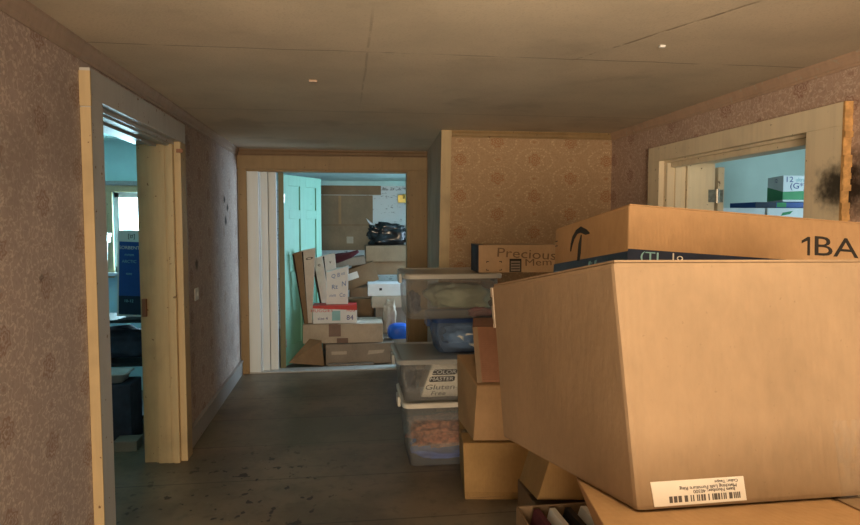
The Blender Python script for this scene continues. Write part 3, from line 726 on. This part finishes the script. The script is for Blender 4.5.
lump('folded_cloth', (BX-.185, BY-.06, 1.045), (.036, .14, .075), 'cloth_b', 'dark blue cloth at the left end of the top clear bin', 'cloth', 6, .3)
lump('folded_cloth', (BX+.23, BY-.225, 1.0), (.07, .035, .03), 'cloth_r', 'red cloth low in the right corner of the top clear bin', 'cloth', 7, .3)
# carton on the bins
zt = 1.258
pc = Carton('cardboard_box', ortho((.845, 3.97, zt), .56, .28, .178, -.03), 'kraft7', 'small carton with handwriting and black tape edge, lying on the top clear bin', flaps=False, bev=.004)
pc.slab('tape_band', 'left', .0, .0, 1, 1.0, 'cloth_b', .0012); pc.slab('tape_band', 'top', .0, .0, .06, 1, 'black', .0012)
pc.text('Precious', 'front', .56, .66, .085, 'inkfade', rot=-.06, sx=1.35); pc.text('Mem', 'front', .70, .36, .065, 'inkfade', rot=.02, sx=1.4)
for (a, b, sa, sb) in ((.09, .42, 1, 1), (.27, .42, -1, 1), (.09, .08, 1, -1), (.27, .08, -1, -1)):
    pc.quad('corner_mark', 'front', [(a, b), (a, b-sb*.06), (a+sa*.008, b-sb*.06), (a+sa*.008, b-sb*.025), (a+sa*.03, b-sb*.025), (a+sa*.03, b)], 'ink', .0008)
pc.quad('printed_symbol', 'front', [(.36, .02), (.50, .02), (.50, .50), (.36, .50)], 'ink', .0006); pc.quad('printed_symbol', 'front', [(.375, .06), (.485, .06), (.485, .42), (.375, .42)], 'kraft4', .0004, .0007)
for b0 in (.12, .22, .32): pc.quad('printed_symbol', 'front', [(.38, b0), (.48, b0), (.48, b0+.035), (.38, b0+.035)], 'ink', .0004, .0012)

# ------------------------------------------------------------------ bedroom clutter
def facebox(name, x0, y0, x1, y1, Y, depth, mat, label, cat='box', lean=0., zfloor=None, **k):
    """carton whose front face covers the photo rectangle at distance Y"""
    a = at(x0, y1, Y); b = at(x1, y1, Y); c = at(x0, y0, Y)
    z0 = a.z if zfloor is None else zfloor
    wd = b.x-a.x; h = c.z-z0
    o = Vector((a.x, Y, z0)); return Carton(name, ortho(o, wd, depth, h, lean), mat, label, cat, **k)
# tan long flat carton, open, on the floor across the doorway
bb = facebox('cardboard_box', 326, 345, 395, 371, 7.02, .55, 'kraft4', 'grey-brown carton lying on the bedroom floor just past the threshold', zfloor=.004, lean=.04, tape=None, flaps=True)
bb.quad('label', 'front', [(.60, .45), (.83, .52), (.85, .68), (.62, .66)], 'kraft6'); bb.quad('label', 'front', [(.08, .5), (.30, .5), (.30, .66), (.08, .66)], 'kraft6', .0006)
bm = bmesh.new(); a = at(326, 346, 7.0); b = at(326, 371, 7.0)
hexa(bm, [(-.62, 6.93, .06), (-.24, 6.99, .006), (-.62, 6.935, .06), (-.24, 6.995, .006), (-.40, 7.06, .29), (-.27, 7.0, .28), (-.40, 7.065, .295), (-.27, 7.005, .285)], 0)
fl = link('cardboard_flap', bm, 'kraft3'); tag(fl, 'loose brown cardboard flap slanting down beside the teal door', 'cardboard')
bm = bmesh.new(); box(bm, -.20, .30, 6.93, 6.985, .0135, .03, bev=.002); tag(link('cardboard_scrap', bm, 'kraft4'), 'flattened cardboard scrap on the floor at the foot of the pile', 'cardboard')
zt = bb.P[4].z+.005
tb = facebox('cardboard_box', 303, 325, 383, 343, 7.10, .50, 'kraft6', 'long pale tan carton with dark brown tape, lying on the grey-brown one', lean=-.02, zfloor=zt, flaps=True)
tb.slab('packing_tape', 'front', .32, .35, .47, 1.0, 'tapeb', .001); tb.slab('packing_tape', 'front', .42, .0, .56, .26, 'tapeb', .001); tb.slab('packing_tape', 'top', .32, 0, .44, 1, 'tapeb', .005)
tz = tb.P[4].z+.005
bm = bmesh.new(); bedx = .0
rb = facebox('printed_box', 313, 306, 357, 320, 7.14, .24, 'white_card', 'white and red printed carton on the long pale tan one', zfloor=tz, lean=0, flaps=False)
rb.slab('printed_panel', 'top', 0, 0, 1, 1, 'red', .001); rb.quad('printed_panel', 'front', [(0, .86), (1, .72), (1, 1), (0, 1)], 'red')
rb.text('HUGGIES', 'front', .20, .72, .05, 'red', sx=1.2, off=.0006); rb.text('size 4', 'front', .22, .28, .05, 'bluei', off=.0006); rb.text('HUG', 'front', .86, .72, .045, 'red', off=.0012); rb.text('84', 'front', .84, .3, .08, 'bluei', off=.0006); rb.quad('printed_panel', 'front', [(.43, .15), (.62, .15), (.62, .7), (.43, .7)], 'cyan')
rz = rb.P[4].z+.003
a = at(326, 304, 7.24); sx = at(348, 304, 7.24).x-a.x
P = [Vector((a.x, 7.24, rz)), Vector((a.x+sx, 7.22, rz)), Vector((a.x, 7.35, rz)), Vector((a.x+sx, 7.33, rz))]
tl_ = at(326.5, 272, 7.26); tr_ = at(348.5, 266, 7.26); T = [tl_, tr_, tl_+Vector((0, .11, 0)), tr_+Vector((0, .11, 0))]
wb2 = Carton('printed_box', P+T, 'white_card', 'white box with blue print standing upright on the red and white carton', flaps=False)
rnd = random.Random(9)
for txt, a, b, sz in (('Q B', .42, .82, .06), ('Rz', .38, .50, .07), ('oz', .75, .84, .045), ('mm', .3, .26, .05), ('Co', .74, .25, .055), ('N', .80, .55, .07)): wb2.text(txt, 'front', a, b, sz, 'bluepr', off=.0006)
# folded flat cartons leaning on the teal door side
for k, (xt, yt, xb, yb, Yt, Yb, mt, wt, wb_) in enumerate(((292, 254, 303, 318, 7.03, 7.13, 'kraft3', 9, 4), (300, 251, 306.5, 318, 7.15, 7.20, 'palecard', 15, 5), (311, 259, 321, 310, 7.41, 7.44, 'palecard', 11, 9), (321.5, 256, 326, 302, 7.53, 7.53, 'palecard', 13, 13))):
    a = at(xt, yt, Yt); b = at(xb, yb, Yb); b = a+(b-a)*((a.z-tz)/(a.z-b.z))
    wv_ = Vector((wt/FPX*Yt, 0, 0)); wl_ = Vector((wb_/FPX*Yb, 0, 0)); th = Vector((0, .022, 0)); up_ = Vector((0, 0, .035))
    b1_ = [b, b+wl_, b+th, b+wl_+th]
    c = Carton('flattened_box', b1_+[a, a+wv_+up_, a+th, a+wv_+th+up_], mt, ('brown flattened carton nearest the teal door, leaning left', 'tall pale flattened carton, second of the leaning ones from the teal door', 'pale narrow flattened carton, third of the leaning ones from the teal door', 'pale flattened carton standing just behind the upright printed box')[k], 'flattened box', 'flattened cartons leaning beside the teal door', flaps=False, bev=.002)
    if k: c.text(('', 'o', 'e', 'v')[k], 'front', .6, .88, .06, 'ink')
    c.slab('gap_shade_strip', 'front', .0, .02, .2, .985, 'gap_shade', .001)  # dark strip painted in for the shaded gap between leaning cartons
# back pile of bigger kraft cartons
zz = .0
e1 = facebox('cardboard_box', 322, 300, 372, 372, 7.95, .26, 'kraft3', 'large brown carton on the bedroom floor behind the printed boxes', zfloor=.004, lean=.0)
e2 = facebox('cardboard_box', 376, 308, 420, 372, 7.62, .6, 'kraft4', 'greyish carton low at the right of the bedroom pile', zfloor=.004)
e3 = facebox('cardboard_box', 372, 297, 414, 308, 7.60, .5, 'kraft6', 'shallow pale carton, second layer at the right of the bedroom pile', zfloor=e2.P[4].z+.005)
e4 = facebox('cardboard_box', 368, 284, 413, 297, 7.66, .32, 'white_card', 'greyish white shallow carton with a small mark, on top of the pale one', zfloor=e3.P[4].z+.005, lean=-.02, flaps=False)
e4.quad('handle_hole', 'front', [(.25, .45), (.31, .45), (.31, .65), (.25, .65)], 'ink')
# large tilted kraft cartons behind
def tilt(x0, y0, x1, y1, Y, depth, ang, mat, label, z=None, **k):
    a = at(x0, y1, Y); w_ = at(x1, y1, Y).x-a.x; h_ = at(x0, y0, Y).z-a.z
    return Carton('cardboard_box', ortho(a, w_, depth, h_, 0, 0, ang), mat, label, **k)
b1 = tilt(328, 278, 382, 297, 8.0, .2, -.32, 'kraft3', 'dark brown carton with a paper label tilted up to the right in the bedroom pile')
b1.slab('label', 'front', .34, .45, .66, .80, 'label')
e5 = facebox('cardboard_box', 352, 262, 414, 284, 8.25, .5, 'kraft3', 'brown carton under the black bag in the bedroom pile', zfloor=.9); e5b = facebox('cardboard_box', 350, 288, 414, 320, 8.24, .5, 'kraft3', 'tall brown carton at the back of the bedroom pile', zfloor=.004)
e5b.r.location = e5b.r.location
e6 = facebox('cardboard_box', 366, 246, 414, 256, 8.2, .55, 'kraft', 'shallow brown carton directly under the black bag', zfloor=e5.P[4].z+.005)
bm = bmesh.new(); pts = [at(322, 262, 7.9), at(338, 258, 7.85), at(350, 255, 7.8), at(358, 251.5, 7.75)]
tube(bm, pts, [.05, .06, .04, .02], 12); tag(link('umbrella', bm, 'maroon', None, True), 'dark maroon folded umbrella lying across the bedroom pile', 'umbrella')
b2 = tilt(320, 262, 366, 270, 7.95, .27, -.12, 'kraft4', 'flat grey-brown carton tilted just under the maroon umbrella')
# black bag and white plastic sheet
p = at(388, 238, 8.45); zt = e6.P[4].z
lump('garbage_bag', (p.x, 8.45, zt+.125), (.25, .19, .16), 'bag', 'shiny black plastic bag on top of the bedroom boxes', 'bag', 9, .30, 2.5)
ptt = [((366, 218), (368, 222)), ((371, 222), (374, 228)), ((378, 226), (381, 233)), ((386, 227.5), (389, 237)), ((394, 227), (397, 242)), ((402, 225), (404, 246)), ((410, 224), (411, 246.5))]
bm = bmesh.new(); g0 = {}
for i, (a, b) in enumerate(ptt):
    for j in range(6):
        t_ = j/5; q = at(a[0]+(b[0]-a[0])*t_, a[1]+(b[1]-a[1])*t_, 8.80-.03*t_*t_); q.y += .008*math.sin(i*1.9+j); g0[i, j] = bm.verts.new(q)
for i in range(len(ptt)-1):
    for j in range(5): bm.faces.new((g0[i, j], g0[i+1, j], g0[i+1, j+1], g0[i, j+1]))
bmesh.ops.solidify(bm, geom=list(bm.faces), thickness=.006)
tag(link('plastic_sheet', bm, 'white_pl', None, True), 'white plastic sheet curving up behind the black bag', 'plastic sheet')
# rounded blue tub and paper bag on the grey-brown carton
zt = bb.P[4].z+.004
p = at(399, 340, 7.25); lump('blue_tub', (p.x, 7.27, zt+.085), (.13, .11, .10), 'blue', 'round bright blue plastic tub behind the right end of the long tan carton', 'tub', 3, .02, 1)
lump('carrier_bag', (at(390, 320, 7.47).x, 7.49, zt+.20), (.07, .06, .22), 'kraft6', 'crumpled brown paper bag standing behind the blue tub', 'bag', 13, .25, 2)
# cardboard sheets taped on the far wall
def sheet(name, x0, y0, x1, y1, th, off, mat, label):
    bm = bmesh.new(); a = at(x0, y0, 9.6-off); b = at(x1, y1, 9.6-off)
    box(bm, a.x, b.x, 9.6-off-th, 9.6-off, b.z, a.z, bev=.002); o = link(name, bm, mat); tag(o, label, 'cardboard sheet'); return o, a, b
s1, a, b = sheet('cardboard_sheet', 300, 195, 373, 250, .008, .001, 'kraft', 'large brown cardboard sheet fixed on the bedroom far wall')
for z_ in (at(340, 225, 9.59).z,): 
    bm = bmesh.new(); box(bm, a.x, b.x, 9.587, 9.591, z_-.012, z_+.012); link('crease', bm, 'kraft3', s1)
xx = at(340, 225, 9.59).x; bm = bmesh.new(); box(bm, xx-.02, xx+.02, 9.587, 9.591, z_+.012, a.z-.005); link('packing_tape', bm, 'kraft2', s1)
p = at(350, 240, 9.59); bm = bmesh.new(); box(bm, p.x-.05, p.x+.05, 9.587, 9.591, p.z-.05, p.z+.05); link('label', bm, 'kraft6', s1)
sheet('cardboard_sheet', 300, 184, 381, 195, .008, .012, 'kraft3', 'long narrow brown cardboard strip along the top of the bedroom wall sheet')
p = at(403, 198, 9.5); wl = root('wall_light', (p.x, 9.6, p.z), 'small brass wall light on the fleck-papered bedroom wall', 'wall light')
bm = bmesh.new(); box(bm, p.x-.07, p.x+.05, 9.575, 9.6, p.z-.07, p.z+.05, bev=.006); link('mount_plate', bm, 'brass', wl)
bm = bmesh.new(); tube(bm, [(p.x+.02, 9.575, p.z), (p.x+.02, 9.54, p.z+.01), (p.x+.02, 9.52, p.z+.05)], [.012, .014, .03]); link('lamp_holder', bm, 'brass', wl, True)

# ------------------------------------------------------------------ side room clutter
sy = 4.95
sh = root('shelf_unit', (-1.95, sy+.2, 0), 'dark metal shelf unit seen through the left doorway', 'shelf')
for z_ in (.10, .50, .83):
    bm = bmesh.new(); box(bm, -2.5, -1.40, sy, sy+.42, z_, z_+.025, bev=.003); link('shelf_board', bm, 'black', sh)
for x_ in (-2.5, -1.43):
    for y_ in (sy, sy+.39):
        bm = bmesh.new(); box(bm, x_, x_+.03, y_, y_+.03, 0, .87, bev=.003); link('post', bm, 'black', sh)
zt = .862
bl = Carton('printed_box', ortho((at(117, 320, sy+.06).x, sy+.06, zt+.015), .36, .22, at(125, 232, sy+.06).z-zt, -.06, 0, .04), 'blue_card', 'tall dark blue printed carton with a white border on the side room shelf', flaps=False)
bl.quad('printed_border', 'front', [(0, 0), (.035, 0), (.035, 1), (0, 1)], 'label'); bl.quad('printed_border', 'front', [(0, .87), (1, .87), (1, 1), (0, 1)], 'label', .0012, .0013)
bl.quad('printed_border', 'front', [(0, 0), (1, 0), (1, .02), (0, .02)], 'label', .0012, .0013); bl.quad('printed_border', 'front', [(.035, .02), (1, .02), (1, .24), (.035, .24)], 'navy')
for t_, b_, s_, c_ in (('SORBENT', .80, .035, 'label'), ('mmm', .72, .03, 'cyan'), ('ARCTIC', .64, .03, 'cyan'), ('nnn', .50, .03, 'cyan'), ('10-12', .18, .03, 'cyan')): bl.text(t_, 'front', .24, b_, s_, c_, off=.0026)
bl.text('[#]', 'front', .28, .935, .045, 'ink', off=.0026)
r = bin_(-1.99, sy+.20, zt, .32, .34, at(110, 233, sy+.1).z-zt, 'smoke', 'clearlid', 'pale translucent tub with bright blue contents beside the dark blue carton')
r['group'] = 'tubs on the side room shelf'; r['label'] = 'pale translucent tub with bright blue contents beside the dark blue carton'
lump('folded_cloth', (-1.99, sy+.2, zt+.33), (.11, .12, .10), 'blue', 'bright blue cloth inside the pale tub in the side room', 'cloth', 11)
lump('folded_cloth', (-1.99, sy+.2, zt+.12), (.11, .12, .10), 'darkgrey', 'dark cloth at the bottom of the pale tub in the side room', 'cloth', 12)
lump('folded_blanket', (-1.80, sy+.2, .64), (.33, .16, .12), 'cloth_b', 'dark grey folded blanket on the middle shelf of the side room', 'blanket', 14)
p = at(127, 380, sy-.1)
def tray(c, w_, l_, h_, label):
    bm = bmesh.new(); x, y, z = c
    loft(bm, [ring(w_*.8, l_*.8, z, .02, x, y), ring(w_, l_, z+h_, .03, x, y), ring(w_+.03, l_+.03, z+h_, .035, x, y), ring(w_+.03, l_+.03, z+h_+.008, .035, x, y), ring(w_-.01, l_-.01, z+h_+.008, .03, x, y), ring(w_*.8-.01, l_*.8-.01, z+.006, .02, x, y)])
    o = link('plastic_tray', bm, 'white_pl', None, True); tag(o, label, 'tray'); return o
tray((-1.70, sy-.15, .435), .26, .2, .06, 'white plastic tray sticking out in the side room clutter')
flat((-1.98, sy-.28, .0), .46, .25, .43, 0, 'cloth_b', 'dark box on the side room floor under the white tray', tape=None)
flat((-1.60, 4.52, .0), .16, .14, .07, 0, 'kraft4', 'small grey box on the side room floor near the doorway', tape=None)
flat((-2.0, 4.50, .0), .34, .16, .14, 0, 'cloth_b', 'low dark box on the side room floor beside the small grey one', tape=None)

# ------------------------------------------------------------------ storeroom boxes
ry = 4.95
t_ = root('storage_rack', (3.7, ry+.25, 0), 'white shelving rack standing in the storeroom beyond the right doorway', 'shelf')
zs = at(740, 218, ry).z-.02
for z_ in (.15, .85, zs-.025):
    bm = bmesh.new(); box(bm, 3.0, 4.5, ry-.02, ry+.5, z_, z_+.025, bev=.003); link('shelf_board', bm, 'white_pl', t_)
for x_ in (3.0, 4.47):
    for y_ in (ry-.02, ry+.47):
        bm = bmesh.new(); box(bm, x_, x_+.03, y_, y_+.03, 0, zs, bev=.003); link('post', bm, 'white_pl', t_)
g1 = at(766, 210, ry); z1 = at(760, 208, ry).z
w1 = Carton('white_carton', ortho((3.10, ry, zs+.003), g1.x-3.105, .42, z1-zs-.003, 0), 'white_card', 'plain grey-white carton at the left end of the storeroom rack', flaps=False)
w2 = Carton('white_carton', ortho((g1.x+.005, ry-.01, zs+.003), .42, .42, z1-zs-.003, 0), 'white_card', 'white carton with a green leaf mark under the blue storeroom box', flaps=False)
w2.quad('printed_mark', 'front', [(.30, .36), (.50, .50), (.56, .76), (.34, .62)], 'green')
w2.text('b', 'front', .84, .3, .07, 'bluei')
g2 = at(757, 201, ry); z2 = at(757, 202, ry).z
w3 = Carton('blue_carton', ortho((g2.x, ry+.02, z1+.002), .62, .36, z2-z1-.002, 0), 'blue_card', 'flat dark blue carton between the white and the green storeroom boxes', flaps=False)
w3.quad('printed_panel', 'front', [(.32, .1), (.46, .1), (.46, .95), (.32, .95)], 'green'); w3.quad('printed_panel', 'front', [(0, 0), (.31, 0), (.31, 1), (0, 1)], 'navy', .0006)
g3 = at(785, 178, ry+.0); z3 = at(785, 175, ry).z
a = at(785, 200, ry+.0); bl_ = at(770, 200, ry+.32)
P = [Vector((a.x, ry+.03, z2+.003)), Vector((a.x+.42, ry-.0+.06, z2+.003)), Vector((bl_.x, ry+.36, z2+.003)), Vector((bl_.x+.42, ry+.40, z2+.003))]
w4 = Carton('printed_carton', P+[p+Vector((0, 0, z3-z2-.003)) for p in P], 'white_card', 'white carton with a green band and a blue number 12, topmost in the storeroom', flaps=False)
w4.quad('printed_band', 'front', [(0, .08), (1, .08), (1, .46), (0, .38)], 'green'); w4.quad('printed_band', 'left', [(0, .05), (1, .08), (1, .38), (0, .62)], 'green')
w4.text('12', 'front', .14, .84, .065, 'bluei', sx=1.3); w4.text('ultra', 'front', .40, .84, .05, 'cyan'); w4.text('(G*)', 'front', .35, .60, .07, 'bluei', sx=1.3)
w4.text('12', 'left', .55, .82, .05, 'bluei', sx=1.3)

# small items on surfaces
lo = root('light_switch', (L, 4.72, 1.14), 'small white light switch plate on the dim left hall wall', 'light switch')
p = at(195, 294, 5); 
def on_left(px, py):
    d = CM @ Vector(((px-430)/FPX, (262.5-py)/FPX, -1)); return EYE+d*((L-EYE.x)/d.x)
p = on_left(196, 294); lo.location = p
bm = bmesh.new(); box(bm, L, L+.008, p.y-.055, p.y+.055, p.z-.045, p.z+.045, bev=.003); link('plate', bm, 'white_pl', lo)
bm = bmesh.new(); box(bm, L+.008, L+.016, p.y-.008, p.y+.008, p.z-.012, p.z+.012, bev=.002); link('toggle', bm, 'white_pl', lo)
def on_ceil(px, py):
    d = CM @ Vector(((px-430)/FPX, (262.5-py)/FPX, -1)); return EYE+d*((H-EYE.z)/d.z)
for px, py, sx, sy_, lab in ((313, 80, .022, .012, 'small raised bracket stub on the hall ceiling'), (662, 45, .012, .01, 'flake of peeling paint hanging at the ceiling crack')):
    p = on_ceil(px, py); bm = bmesh.new(); box(bm, p.x-sx, p.x+sx, p.y-sy_, p.y+sy_, H-.012, H-.0005, bev=.004); tag(link('ceiling_flake', bm, 'crown_r' if px < 400 else 'white_pl'), lab, 'fixture' if px < 400 else 'paint flake')
